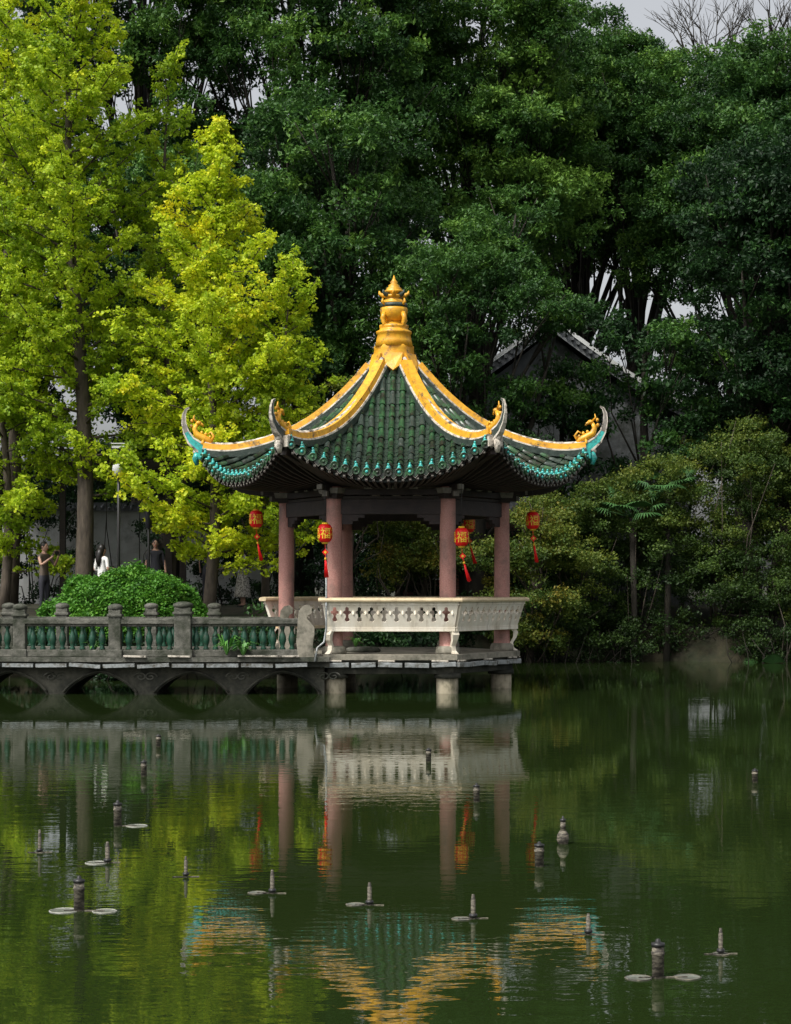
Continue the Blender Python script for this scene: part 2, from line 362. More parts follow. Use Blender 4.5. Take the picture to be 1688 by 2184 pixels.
fin.lathe([(.262,7.365),(.268,7.40),(.26,7.44)],(0,0,0),28,'tile_dark')
fin.lathe([(.25,7.43),(.20,7.50),(.14,7.54),(.19,7.56),(.20,7.60),(.12,7.62)],(0,0,0),28,'yellow')
for i in range(8):
    a=math.pi/4*i
    fin.tube([pol(a,.12,7.60),pol(a,.22,7.60),pol(a,.28,7.64),pol(a,.285,7.69)],[.045,.045,.03,.012],7,'tile_dark' if i%2 else 'yellow')
for i in range(4):
    a=math.pi/2*i+math.pi/4
    fin.tube([pol(a,.25,7.25),pol(a,.30,7.14),pol(a,.25,7.05),pol(a,.28,7.0)],[.045,.05,.035,.03],7,'yellow')
    fin.tube([pol(a,.24,7.40),pol(a,.31,7.46),pol(a,.29,7.52)],[.03,.03,.012],6,'yellow')
fin.lathe([(.12,7.62),(.19,7.66),(.19,7.69),(.14,7.72),(.15,7.74),(.10,7.77),(.11,7.79),(.06,7.83),(.075,7.86),(.03,7.91),(.008,7.99)],(0,0,0),24,'yellow')
for k in range(6):
    f=F6[k]; n=Vector((math.cos(f),math.sin(f),0)); t=Vector((-math.sin(f),math.cos(f),0))
    v=[n*.385-t*.18+Vector((0,0,6.45)),n*.385+t*.18+Vector((0,0,6.45)),n*.47+t*.15+Vector((0,0,6.22)),n*.54+Vector((0,0,6.10)),n*.47-t*.15+Vector((0,0,6.22))]
    v2=[p-n*.12-Vector((0,0,.05)) for p in v]
    fin.add(v+v2,[(0,1,2,3,4)]+[(i,(i+1)%5,5+(i+1)%5,5+i) for i in range(5)],'yellow')
fin.build('finial',PAV)
pl=MB()
def hexslab(R,z0,z1,kk,mb=pl):
    vs=[pol(a,R,z0) for a in C6]+[pol(a,R,z1) for a in C6]
    mb.add(vs,[(5,4,3,2,1,0),(6,7,8,9,10,11)]+[(i,(i+1)%6,6+(i+1)%6,6+i) for i in range(6)],kk)
hexslab(2.44,.615,.72,'floor'); hexslab(2.36,.55,.613,'stone_dark'); hexslab(2.30,.36,.548,'stone_dark')
for k in range(6):
    q0=pol(C6[k],2.44,.53);q1=pol(C6[(k+1)%6],2.44,.53);nseg=5
    for i in range(nseg):
        a_=q0.lerp(q1,(i+.04)/nseg);b_=q0.lerp(q1,(i+.95)/nseg); dz=random.uniform(-.012,.012)
        pl.bar(a_+Vector((0,0,dz)),b_+Vector((0,0,-dz+random.uniform(-.015,.015))),.09,.085,'metal')
        if i%2==0: pl.bar(a_+Vector((0,0,.075)),a_.lerp(b_,.7)+Vector((0,0,.07)),.05,.03,'plaster')
pl.build('floor_platform',PAV,.008)
pr=MB()
for k in range(6): pr.lathe([(.20,-1.0),(.20,.0),(.205,.1),(.2,.34)],pol(C6[k],RC-.02,0),20,'concrete'); pr.lathe([(.25,.28),(.25,.37)],pol(C6[k],RC-.02,0),20,'stone_dark')
pr.build('support_piers',PAV)
def curve_panel(w0,w1,h,holes,th):
    cu=bpy.data.curves.new('p','CURVE'); cu.dimensions='2D'; cu.fill_mode='BOTH'; cu.extrude=th/2
    def sp(pts):
        s=cu.splines.new('POLY'); s.points.add(len(pts)-1)
        for i,(x,y) in enumerate(pts): s.points[i].co=(x,y,0,1)
        s.use_cyclic_u=True
    sp([(-w0,0),(w0,0),(w1,h),(-w1,h)])
    for hx,hy in holes:
        half=[(.0,.150),(.022,.143),(.034,.118),(.030,.090),(.040,.078),(.064,.072),(.078,.045),(.066,.018),(.040,.010),(.026,-.010),(.024,-.045),(.040,-.075),(.046,-.105),(.030,-.128),(.0,-.136)]
        pts=half+[(-x,y) for x,y in half[-2:0:-1]]
        sp([(hx+x,hy+y) for x,y in pts])
    ob=bpy.data.objects.new('p',cu); col.objects.link(ob); dg=bpy.context.evaluated_depsgraph_get()
    me=bpy.data.meshes.new_from_object(ob.evaluated_get(dg)); 
    V=[v.co.copy() for v in me.vertices]; F=[tuple(p.vertices) for p in me.polygons]
    bpy.data.objects.remove(ob); bpy.data.curves.remove(cu); return V,F
bn=MB(); Rb,Rt=2.36,2.53; z0,z1=1.16,1.69
for k in range(5):
    f=F6[k]; n=Vector((math.cos(f),math.sin(f),0)); t=Vector((-math.sin(f),math.cos(f),0))
    w0=Rb/2-.02; w1=Rt/2-.02; hgt=math.hypot(z1-z0,(Rt-Rb)*.866)
    holes=[((i-4.5)*.226,.30) for i in range(10)]
    V,F=curve_panel(w0,w1,hgt,holes,.05)
    up=(n*(Rt-Rb)*.866+Vector((0,0,z1-z0))).normalized(); nn=t.cross(up)
    o_=n*(Rb*.866)+Vector((0,0,z0)); bn.add([o_+t*v.x+up*v.y+nn*v.z for v in V],F,'white')
    for zf,ww,hh in((.02,.085,.055),(.10,.06,.02),(.90,.065,.022),):
        R_=Rb+(Rt-Rb)*zf; zz=z0+(z1-z0)*zf
        bn.bar(n*R_*.866-t*(R_/2)+Vector((0,0,zz)),n*R_*.866+t*(R_/2)+Vector((0,0,zz)),ww,hh,'white')
    for i in range(11):
        p=n*((Rb+(Rt-Rb)*.62)*.866+.026)+t*((i-5)*.226)+Vector((0,0,z0+(z1-z0)*.62)); bn.ball(p,(.022,.022,.05),'white',8,4)
    prf=[(-.07,0),(-.085,.03),(-.07,.065),(0,.08),(.07,.065),(.085,.03),(.07,0)]
    a_=n*(Rt*.866)-t*(Rt/2+.045)+Vector((0,0,z1-.01)); b_=n*(Rt*.866)+t*(Rt/2+.045)+Vector((0,0,z1-.01))
    bn.sweep([a_,b_],n,prf,'cream',ups=(0,0,1))
    vs=[]
    for zz in(1.135,1.18):
        for RR in(1.95,2.34):
            for s_ in(-1,1): vs.append(n*RR*.866+t*s_*RR/2+Vector((0,0,zz)))
    bn.add(vs,[(0,2,3,1),(4,5,7,6),(0,1,5,4),(2,6,7,3),(0,4,6,2),(1,3,7,5)],'cream')
for k in range(6):
    A_=C6[k]+(.02 if k==0 else -.02 if k==5 else 0); sd=pol(A_+math.pi/2,1,0)
    pts=[pol(A_,2.30,1.15),pol(A_,2.35,1.08),pol(A_,2.33,.98),pol(A_,2.27,.88),pol(A_,2.28,.79),pol(A_,2.36,.73)]
    bn.sweep(pts,sd,[(-.05,-.03),(.05,-.03),(.05,.04),(-.05,.04)],'white',ups=tuple(pol(A_,1,0)),scales=[1.5,1.3,1,.85,.9,1.1])
bn.build('bench_balustrade',PAV,.006)

# ---------------------------------------------------------------- lanterns
def fu_mesh():
    cu=bpy.data.curves.new('t','FONT'); cu.body='\u798f'; cu.size=.20; cu.align_x='CENTER'; cu.align_y='CENTER'; cu.resolution_u=3; cu.offset=.002
    ob=bpy.data.objects.new('t',cu); col.objects.link(ob); dg=bpy.context.evaluated_depsgraph_get()
    me=bpy.data.meshes.new_from_object(ob.evaluated_get(dg)); V=[v.co.copy() for v in me.vertices]; F=[tuple(p.vertices) for p in me.polygons]
    bpy.data.objects.remove(ob)
    if V:
        cx=(max(v.x for v in V)+min(v.x for v in V))/2; cy=(max(v.y for v in V)+min(v.y for v in V))/2
        for v in V: v.x-=cx; v.y-=cy
    return V,F
FV,FF=fu_mesh()
def lantern(loc,top,wind=.1,rz=0):
    m=MB(); H=.165
    m.lathe([(.055,H+.03),(.06,H+.005),(.07,H)],(0,0,0),20,'gold'); m.lathe([(.07,-H),(.06,-H-.005),(.055,-H-.03)],(0,0,0),20,'gold')
    m.lathe([(.07,-H),(.105,-H*.86),(.124,-H*.6),(.132,-H*.2),(.132,H*.2),(.124,H*.6),(.105,H*.86),(.07,H)],(0,0,0),40,'red',ribs=.02)
    for g in(0,math.pi/2,math.pi,-math.pi/2):
        vs=[]
        for v in FV:
            a=v.x/.132+g; vs.append((.1375*math.sin(a),-.1375*math.cos(a),v.y*1.05))
        m.add(vs,FF,'gold')
    m.tube([(0,0,H+.02),(0,0,top-loc[2])],.006,5,'black')
    w=wind
    m.tube([(0,0,-H-.02),(w*.1,0,-H-.13)],.006,5,'red')
    R=Matrix.Rotation(math.pi/4,3,'Y'); m.box((w*.15,0,-H-.18),(.085,.03,.085),'red',R=R); m.box((w*.15,-.002,-H-.18),(.04,.04,.04),'gold',R=R)
    m.tube([(w*.2,0,-H-.23),(w*.3,0,-H-.28)],.006,5,'red'); m.tube([(w*.3,0,-H-.28),(w*.34,0,-H-.32)],[.02,.022],8,'gold')
    rr=random.Random(int(loc[0]*100))
    for i in range(16):
        dx=rr.uniform(-.018,.018);dy=rr.uniform(-.018,.018)
        m.tube([(w*.34+dx*.5,dy*.5,-H-.31),(w*.6+dx,dy,-H-.45),(w+dx*1.9,dy*1.9,-H-.62-rr.uniform(0,.03))],.008,4,'red')
    m.build('red_lantern',None,0,loc,rz)
lantern((-1.28,-2.27,2.93),4.0,.03,.1); lantern((1.20,-2.27,2.86),4.0,.14,-.05)
lantern((-2.70,0.0,3.27),4.0,.1,.2); lantern((2.66,0,3.24),4.0,.08,.15); lantern((1.50,2.2,3.24),4.0,.14,.1)

# ---------------------------------------------------------------- bridge
BR=empty('balustrade_bridge')
near=[(-1.45,-2.12),(-3.85,-2.30),(-5.08,-2.32),(-6.85,-2.10),(-8.7,-1.9),(-10.5,-1.7),(-12.3,-1.5),(-15,-1.4)]
far=[(-1.95,-.45),(-3.46,-.48),(-4.67,-.48),(-6.4,-.30),(-7.45,-.22),(-9.0,-.1),(-11,.1),(-15,.2)]
st=MB(); bal=MB(); dk=MB()
def post(p,w=.24,top=1.56):
    st.box((p[0],p[1],(.68+top)/2),(w,w,top-.68),'stone'); st.box((p[0],p[1],.75),(w+.06,w+.06,.14),'stone')
    st.box((p[0],p[1],top-.10),(w+.05,w+.05,.05),'stone'); st.lathe([(w*.55,top),(w*.62,top+.03),(w*.6,top+.07),(w*.35,top+.10),(w*.1,top+.11)],(p[0],p[1],0),16,'stone')
def rail(a,b):
    a=Vector((*a,0));b=Vector((*b,0));d=(b-a).normalized()
    st.bar(a+Vector((0,0,1.33)),b+Vector((0,0,1.33)),.20,.10,'stone'); st.bar(a+Vector((0,0,1.26)),b+Vector((0,0,1.26)),.12,.05,'stone'); st.bar(a+Vector((0,0,.75)),b+Vector((0,0,.75)),.18,.13,'stone')
    L_=(b-a).length-.3; n=max(2,int(L_/.165))
    for i in range(n):
        p=a+d*(.15+L_*(i+.5)/n)
        bal.lathe([(.05,.81),(.055,.84),(.035,.87),(.05,.92),(.068,.99),(.06,1.06),(.035,1.13),(.03,1.17),(.045,1.21),(.05,1.24)],p,10,'baluster')
for P_ in(near,far):
    for i in range(len(P_)-1):
        rail(P_[i] if i else (P_[0][0]-.2,P_[0][1]),P_[i+1])
        post(P_[i+1],.30 if (P_ is near and i==0) else .22,1.54 if not(P_ is near and i==0) else 1.58)
def ynear(x): return float(np.interp(-x,[-a for a,b in near],[b for a,b in near]))
def yfar(x): return float(np.interp(-x,[-a for a,b in far],[b for a,b in far]))
xsb=np.arange(-1.2,-15.01,-.1)
def slab(z0_,z1_,on,of,kk):
    vs=[]
    for x in xsb:
        yn=ynear(x)-on; yf=yfar(x)+of
        vs+=[(x,yn,z0_),(x,yn,z1_),(x,yf,z1_),(x,yf,z0_)]
    fs=[]
    for i in range(len(xsb)-1):
        for q in range(4): fs.append((4*i+q,4*i+(q+1)%4,4*i+4+(q+1)%4,4*i+4+q))
    fs+=[(0,1,2,3),tuple(4*(len(xsb)-1)+q for q in(3,2,1,0))]
    dk.add(vs,fs,kk)
slab(.60,.682,.20,.2,'stone'); slab(.50,.598,.10,.1,'stone_dark')
cents=[-2.05-1.66*i for i in range(8)]
vs=[];
for x in np.arange(-1.3,-15.0,-.04):
    u=min(abs(x-c)/.66 for c in cents); zb=-.7 if u>=1 else .40*(1-u**1.6)**.75-.02
    yn=ynear(x)+.06; yf=yfar(x)-.05
    vs+=[(x,yn,zb),(x,yn,.499),(x,yf,.499),(x,yf,zb)]
nn=len(vs)//4; fs=[]
for i in range(nn-1):
    for q in range(4): fs.append((4*i+q,4*i+(q+1)%4,4*i+4+(q+1)%4,4*i+4+q))
fs+=[(0,1,2,3)]
dk.add(vs,fs,'stone_dark')
for c in cents:
    pts=[]
    for i in range(-12,13):
        u=i/12*.985; pts.append((c+u*.69,ynear(c+u*.69)+.03,.41*(1-abs(u)**1.6)**.75+.01))
    dk.tube(pts,.022,6,'stone_dark')
    for s_ in(-1,1):
        sp=[]
        for i in range(22):
            a=i*.42; r=.12*(1-i/24); sp.append((c+.83+s_*(.0+.09)+r*math.cos(a)*s_,ynear(c+.83)+.05,.32+r*.7*math.sin(a)))
        dk.tube(sp,.014,5,'stone')
for x in np.arange(-1.6,-14,-.62):
    x2=x-.57; dz=random.uniform(-.02,.02)
    dk.bar((x,ynear(x)-.22,.535+dz),(x2,ynear(x2)-.22,.535-dz),.07,.065,'metal')
for a_,b_ in((-1.75,-2.85),(-3.7,-4.1),(-4.5,-4.9)):
    dk.bar((a_,ynear(a_)-.235,.70),(b_,ynear(b_)-.235,.71),.06,.03,'plaster')
def scroll(x,y,s=1,mir=1):
    prof=[(0,.68),(-.04,.95),(-.02,1.2),(.0,1.40),(.02,1.52),(.10,1.60),(.20,1.62),(.28,1.57),(.28,1.48),(.20,1.45),(.17,1.38),(.26,1.30),(.34,1.22),(.34,1.1),(.30,.9),(.34,.68)]
    vs=[(x+mir*a*.8,y-.1,.68+(z-.68)*s) for a,z in prof]+[(x+mir*a*.8,y+.1,.68+(z-.68)*s) for a,z in prof]; n=len(prof)
    st.add(vs,[tuple(range(n)),tuple(range(2*n-1,n-1,-1))]+[(i,(i+1)%n,n+(i+1)%n,n+i) for i in range(n)],'floor')
scroll(-1.76,-2.14,1,1); scroll(-2.2,-.45,.97,1)
st.build('stone_rails_and_posts',BR,.012); bal.build('green_glazed_balusters',BR); dk.build('deck_and_arches',BR)
pp=MB(); pp.tube([(-1.26,-2.2,2.75),(-1.26,-2.2,1.2),(-1.3,-2.22,.95),(-1.42,-2.3,.85),(-1.46,-2.36,.6)],.020,8,'metal'); pp.build('drain_pipe')

# ---------------------------------------------------------------- fountain nozzles
noz=[(-2.91,-13.2,.145,.03),(-2.61,-16.74,.16,.03),(-2.28,-20.76,.20,.032),(-2.63,-22.27,.17,.013),(-2.05,-22.78,.15,.016),(-1.42,-23.42,.14,.012),(-1.92,-24.73,.20,.032),(-.79,-24.09,.15,.014),(-.16,-24.53,.14,.014),(.46,-25.0,.145,.014),(.37,-15.2,.15,.03),(.74,-19.04,.16,.028),(1.28,-21.8,.2,.020),(1.01,-22.95,.165,.032),(1.09,-25.5,.12,.013),(1.32,-26.66,.185,.031),(1.74,-26.06,.14,.012),(3.61,-17.34,.13,.03)]
discs={2:[(.155,.0,.09)],4:[(-.08,0,.08)],3:[(.0,0,.035)],6:[(-.09,-.02,.09),(.16,0,.075)],7:[(-.10,.0,.06)],8:[(-.09,0,.06)],9:[(-.07,0,.06)],15:[(-.1,0,.07),(.15,0,.07)],16:[(0,0,.045)]}
M['rim']=pmat('plate_rim',(.45,.45,.40),(.25,.25,.2),20,.4)
for i,(x,y,h,r) in enumerate(noz):
    m=MB()
    if r>.018:
        m.lathe([(r,-.4),(r,h*.62),(r*1.12,h*.64),(r*1.12,h*.70),(r,h*.71),(r,h*.86)],(0,0,0),14,'pipe'); m.lathe([(r*1.12,h*.86),(r*1.12,h*.95),(r*.5,h*.96),(r*.35,h*1.05),(r*.1,h*1.07)],(0,0,0),14,'black')
        if i==12: m.lathe([(.03,-.02),(.048,.03),(.045,.07),(.024,.10)],(0,0,0),14,'pipe')
    else:
        m.lathe([(r,-.4),(r,h*.8),(r*.8,h*.82),(r*.6,h)],(0,0,0),10,'pipe'); m.lathe([(r*1.6,.01),(r*1.9,.02),(r*1.6,.03)],(0,0,0),10,'black')
        m.bar((-.09,0,.002),(.09,0,.002),.010,.006,'pipe')
    for dx,dy,R in discs.get(i,[]):
        m.lathe([(R*.97,-.02),(R,.002),(R*.90,.003),(R*.88,.001),(R*.2,.001)],(dx,dy,0),24,'plate')
        m.tube([(dx+R*.96*math.cos(q*.2618),dy+R*.96*math.sin(q*.2618),.002) for q in range(25)],.0035,4,'rim' if i in(2,4,6) else 'pipe')
        m.bar((dx,dy,.003),(0,0,.003),.012,.006,'pipe')
    m.build('fountain_nozzle',None,0,(x,y,0),random.uniform(-.2,.2))

# ---------------------------------------------------------------- foliage
def leaf_coll(name,mat,n,R,ln,wd,var=3,flat=.8,upb=.5,seed=1):
    c=bpy.data.collections.new(name)
    for v in range(var):
        r=np.random.default_rng(seed*31+v)
        P=r.normal(size=(n,3)); P/=np.linalg.norm(P,axis=1)[:,None]; P*=(R*r.uniform(.25,1,(n,1))); P[:,2]*=flat
        nr=r.normal(size=(n,3)); nr[:,2]=np.abs(nr[:,2])+upb; nr+=P/R*.6; nr/=np.linalg.norm(nr,axis=1)[:,None]
        a=r.normal(size=(n,3)); t=np.cross(nr,a); t/=np.linalg.norm(t,axis=1)[:,None]; t[:,2]-=.25; s=np.cross(nr,t)
        l=ln*r.uniform(.7,1.25,(n,1)); w_=wd*r.uniform(.8,1.2,(n,1))
        V=np.stack([P-t*l*.5,P+s*w_*.5+nr*w_*.12+t*l*.05,P+t*l*.5,P-s*w_*.5+nr*w_*.12+t*l*.05],1).reshape(-1,3)
        me=bpy.data.meshes.new(name); me.from_pydata(V.tolist(),[],[(4*i,4*i+1,4*i+2,4*i+3) for i in range(n)]); me.materials.append(mat)
        at=me.attributes.new('lr','FLOAT','POINT'); at.data.foreach_set('value',np.repeat(r.uniform(0,1,n),4).astype(np.float32))
        o=bpy.data.objects.new(name+'_sprig',me); c.objects.link(o)
    return c
def gn(coll):
    ng=bpy.data.node_groups.new('scatter_'+coll.name,'GeometryNodeTree')
    ng.interface.new_socket('Geometry',in_out='INPUT',socket_type='NodeSocketGeometry'); ng.interface.new_socket('Geometry',in_out='OUTPUT',socket_type='NodeSocketGeometry')
    N=ng.nodes;L=ng.links;i=N.new('NodeGroupInput');o=N.new('NodeGroupOutput')
    ci=N.new('GeometryNodeCollectionInfo'); ci.inputs['Collection'].default_value=coll; ci.inputs['Separate Children'].default_value=True; ci.inputs['Reset Children'].default_value=True
    ip=N.new('GeometryNodeInstanceOnPoints'); ip.inputs['Pick Instance'].default_value=True
    r=N.new('GeometryNodeInputNamedAttribute'); r.data_type='FLOAT_VECTOR'; r.inputs['Name'].default_value='rot'
    s=N.new('GeometryNodeInputNamedAttribute'); s.data_type='FLOAT'; s.inputs['Name'].default_value='scl'
    rz=N.new('GeometryNodeRealizeInstances')
    L.new(i.outputs[0],ip.inputs['Points']); L.new(ci.outputs[0],ip.inputs['Instance']); L.new(r.outputs[0],ip.inputs['Rotation']); L.new(s.outputs[0],ip.inputs['Scale']); L.new(ip.outputs[0],rz.inputs[0]); L.new(rz.outputs[0],o.inputs[0])
    return ng
NLEAF=0
def scatter(name,P,scl,tint,species,parent=None):
    global NLEAF
    P=np.asarray(P,dtype=np.float32); n=len(P); NLEAF+=n
    me=bpy.data.meshes.new(name); me.vertices.add(n); me.vertices.foreach_set('co',P.ravel())
    rot=np.stack([rng.uniform(-.5,.5,n),rng.uniform(-.5,.5,n),rng.uniform(0,6.283,n)],1).astype(np.float32)
    a=me.attributes.new('rot','FLOAT_VECTOR','POINT'); a.data.foreach_set('vector',rot.ravel())
    a=me.attributes.new('scl','FLOAT','POINT'); a.data.foreach_set('value',np.asarray(scl,dtype=np.float32))
    a=me.attributes.new('tint','FLOAT','POINT'); a.data.foreach_set('value',np.asarray(tint,dtype=np.float32))
    o=bpy.data.objects.new(name,me); link(o,parent); md=o.modifiers.new('leaves','NODES'); md.node_group=species; return o
camL=leafmat('camphor_leaf',[(0,(.010,.030,.011)),(.35,(.028,.082,.018)),(.65,(.072,.170,.028)),(1,(.19,.34,.05))],.3)
ginL=leafmat('ginkgo_leaf',[(0,(.13,.25,.015)),(.4,(.34,.49,.025)),(.75,(.62,.72,.03)),(1,(.80,.72,.028))],.45)
shrL=leafmat('shrub_leaf',[(0,(.018,.042,.010)),(.4,(.065,.12,.020)),(.75,(.16,.20,.028)),(1,(.24,.19,.028))],.35)
hedL=leafmat('hedge_leaf',[(0,(.03,.10,.015)),(.5,(.08,.24,.025)),(1,(.18,.38,.04))],.3)
CAM=gn(leaf_coll('camphor',camL,34,.34,.15,.075,seed=1)); CAMF=gn(leaf_coll('camphor_fine',camL,36,.28,.12,.055,seed=2)); GIN=gn(leaf_coll('ginkgo',ginL,22,.18,.075,.08,seed=3,flat=.6)); SHR=gn(leaf_coll('shrub',shrL,34,.26,.075,.05,seed=4)); HED=gn(leaf_coll('hedge',hedL,44,.16,.07,.045,upb=.9,seed=5))

def blobs_scatter(blobs,dens,tint0,spread,low=-.5,flat=.75):
    P=[];S=[];T=[]
    for (c,r) in blobs:
        nt_=max(4,int(11*r*r)); bt=rng.normal(0,spread)
        d=rng.normal(size=(nt_*3,3)); d/=np.linalg.norm(d,axis=1)[:,None]; d=d[d[:,2]>low][:nt_]
        per=max(2,int(dens*r*r/nt_))
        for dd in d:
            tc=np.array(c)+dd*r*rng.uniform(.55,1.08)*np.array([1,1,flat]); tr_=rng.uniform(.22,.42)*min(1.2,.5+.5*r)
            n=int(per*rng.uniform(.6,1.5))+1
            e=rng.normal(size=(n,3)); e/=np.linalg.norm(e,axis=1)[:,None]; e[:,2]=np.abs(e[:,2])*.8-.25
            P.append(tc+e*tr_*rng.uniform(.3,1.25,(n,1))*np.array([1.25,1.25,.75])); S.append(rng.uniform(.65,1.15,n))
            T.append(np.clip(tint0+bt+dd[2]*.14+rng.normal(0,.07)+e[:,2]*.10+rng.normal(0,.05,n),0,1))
    return np.concatenate(P),np.concatenate(S),np.concatenate(T)
def gz(x,y): return float(height(np.array(x),np.array(y)))
def camphor(x,y,h,rx,cz=.62,rz=.38,nb=55,tint=.4,br=(.9,1.6),species=None,name='camphor_tree',bark='bark_d',tr=.38,dens=38,sp=.13,lean=0,low=.0,extra=()):
    g=gz(x,y)-.1; m=MB(); r=random.Random(int(x*13+y*7+h))
    top=Vector((x+lean,y,g+h*.55)); base=Vector((x,y,g))
    trunk=[base,base.lerp(top,.3)+Vector((r.uniform(-.25,.25),0,0)),base.lerp(top,.65)+Vector((r.uniform(-.4,.4),r.uniform(-.2,.2),0)),top,top+Vector((r.uniform(-.4,.4),0,h*.2))]
    m.tube(trunk,[tr*1.25,tr,tr*.8,tr*.55,tr*.25],10,bark)
    C=np.array([x+lean,y,g+h*cz]); bl=[]
    for i in range(nb):
        d=rng.normal(size=3); d/=np.linalg.norm(d); q=rng.uniform(.35,1)**.6
        if d[1]>.55: d[1]*=-1
        c=C+d*q*np.array([rx,rx,h*rz])*.88
        if c[2]<g+h*low: continue
        bl.append((c,rng.uniform(*br)))
    for e in extra: bl.append((np.array(e[:3]),e[3]))
    for i,(c,rr) in enumerate(bl):
        if i%2: continue
        c_=Vector(c); f=min(.95,max(.25,(c_.z-g)/h*.9-.12)); 
        s=base.lerp(top,min(1,f/.8)); mid=s.lerp(c_,.5)+Vector((r.uniform(-.5,.5),r.uniform(-.3,.3),-.35))
        w=tr*.34*(1 if i%4==0 else .5); m.tube([s,mid,c_],[w,w*.6,w*.2],5,bark)
        for q in range(3):
            e=c_+Vector((r.uniform(-1,1),r.uniform(-1,1),r.uniform(-.1,.7)))*rr*.8; m.tube([mid.lerp(c_,.6),e],[w*.3,.01],4,bark)
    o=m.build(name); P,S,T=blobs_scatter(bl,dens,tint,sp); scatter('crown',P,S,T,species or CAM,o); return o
camphor(-13.5,23,25,4.4,nb=46,tint=.38); camphor(-8.3,25,27,5.0,nb=84,tint=.42,cz=.64); camphor(-3.0,23,26,5.0,nb=98,tint=.46,cz=.64); camphor(2.4,26,25.0,4.6,nb=92,tint=.60,cz=.62)
camphor(6.8,33,23.0,4.6,cz=.74,rz=.25,nb=74,tint=.5,low=.52); camphor(12.2,28,20.9,4.4,nb=88,tint=.42); camphor(15.8,27,20.6,4.0,nb=46,tint=.26); camphor(8.8,31,21.2,3.8,cz=.76,rz=.24,nb=50,tint=.44,low=.52)
camphor(-1.6,16,15.5,3.6,nb=50,tint=.40,br=(.8,1.3)); camphor(2.2,14,12.2,2.9,nb=50,tint=.46,br=(.7,1.15),species=CAMF,dens=46)
camphor(10.8,16,14.5,3.2,nb=60,tint=.14,br=(.8,1.3),low=.2); camphor(14.3,15,14,3.0,nb=38,tint=.06,low=.2); camphor(-6.5,17,13,3.2,nb=36,tint=.24); camphor(-11.8,17,14,3.2,nb=34,tint=.24)
camphor(6.6,15.6,10.0,2.0,cz=.58,rz=.36,nb=24,tint=.24,br=(.5,.95),low=.2,tr=.2,dens=34,lean=.3); camphor(4.5,15.4,7.6,1.5,cz=.62,rz=.36,nb=18,tint=.22,br=(.5,.85),low=.2,tr=.14,dens=38)
bl=[(np.array([x_,rng.uniform(27,34),rng.uniform(2,7.5)]),rng.uniform(1.8,2.6)) for x_ in np.linspace(-20,20,40)]
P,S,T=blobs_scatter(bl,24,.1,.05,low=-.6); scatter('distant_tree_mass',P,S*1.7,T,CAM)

def ginkgo(x,y,h,prof,n,tint,tr=.16,lo=.2,lean=0,name='ginkgo_tree',droop=.0,dn=1.0):
    g=gz(x,y)-.1; m=MB(); r=random.Random(int(x*17+h*3)); P=[];T=[]
    def tp(u): return Vector((x+lean*u+.12*math.sin(u*7),y+.1*math.sin(u*5),g+h*u))
    m.tube([tp(i/14) for i in range(15)],[tr*(1.15-1.1*i/14) for i in range(15)],9,'bark')
    for i in range(n):
        u=lo+(1-lo)*(i/n)**.92; a=i*2.4+r.uniform(-.4,.4); Lh=np.interp(u,[p[0] for p in prof],[p[1] for p in prof])*r.uniform(.4,1.3)
        s=tp(u); el=r.uniform(.2,.8) if u<.9 else 1.1
        d=Vector((math.cos(a)*math.cos(el),math.sin(a)*math.cos(el),math.sin(el)))
        dr=droop*r.random() if u<.5 else 0
        def bp_(q): return s+d*Lh*q+Vector((0,0,(.25*q*q-.15*q-dr*q*q)*Lh))
        m.tube([bp_(q) for q in(0,.25,.5,.75,1)],[tr*.26*(1-u*.6)]+[tr*.18*(1-u*.6),tr*.12,tr*.08,.006],5,'bark')
        bt=r.uniform(-.14,.14)
        def spray(fn,L1,dens_,t_):
            nc=max(3,int(L1/.11*dens_))
            for q in range(nc):
                w=.15+.85*(q+r.random())/nc; p=fn(w); rr=.07+.05*r.random()
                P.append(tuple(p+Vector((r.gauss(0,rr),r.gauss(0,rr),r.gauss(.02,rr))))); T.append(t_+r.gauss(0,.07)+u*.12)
        spray(bp_,Lh,1.3*dn,tint+bt)
        for q in range(int(2+Lh*2.2)):
            w=r.uniform(.25,.98); p0=bp_(w); L2=Lh*r.uniform(.18,.40)*(1.1-w*.5); a2=a+r.choice((-1,1))*r.uniform(.3,1.2); e2=r.uniform(-.1,1.0)
            d2=Vector((math.cos(a2)*math.cos(e2),math.sin(a2)*math.cos(e2),math.sin(e2)))
            fn=lambda w_,p0=p0,d2=d2,L2=L2:p0+d2*L2*w_
            m.tube([p0,fn(1)],[.014,.004],4,'bark'); spray(fn,L2,1.3*dn,tint+bt+r.gauss(0,.05))
    ob=m.build(name); n_=len(P); scatter('crown',P,rng.uniform(.6,1.1,n_),np.clip(T,0,1),GIN,ob)
ginkgo(-7.35,7.6,15.8,[(.15,1.6),(.3,2.6),(.6,2.6),(.85,2.0),(1,.5)],92,.38,tr=.2,lo=.18,lean=-.3,droop=.4)
ginkgo(-4.30,6.4,11.3,[(.1,1.9),(.3,2.8),(.5,2.3),(.75,1.35),(1,.3)],104,.58,lo=.11,lean=.25,tr=.14,droop=.8)
ginkgo(-2.5,6.2,8.3,[(.2,1.0),(.5,1.15),(.8,.9),(1,.3)],46,.44,lo=.20,tr=.09,lean=.1)
ginkgo(-9.4,8.5,9.5,[(.1,1.6),(.4,2.3),(.7,1.8),(1,.4)],58,.38,lo=.10,tr=.12,droop=.7)
ginkgo(-9.6,10.2,16.4,[(.15,2.0),(.5,2.6),(1,.6)],68,.5,tr=.18,lo=.3)
ginkgo(-5.6,9.6,13.6,[(.15,1.6),(.5,2.0),(1,.4)],40,.26,tr=.14,lo=.3,dn=.8)
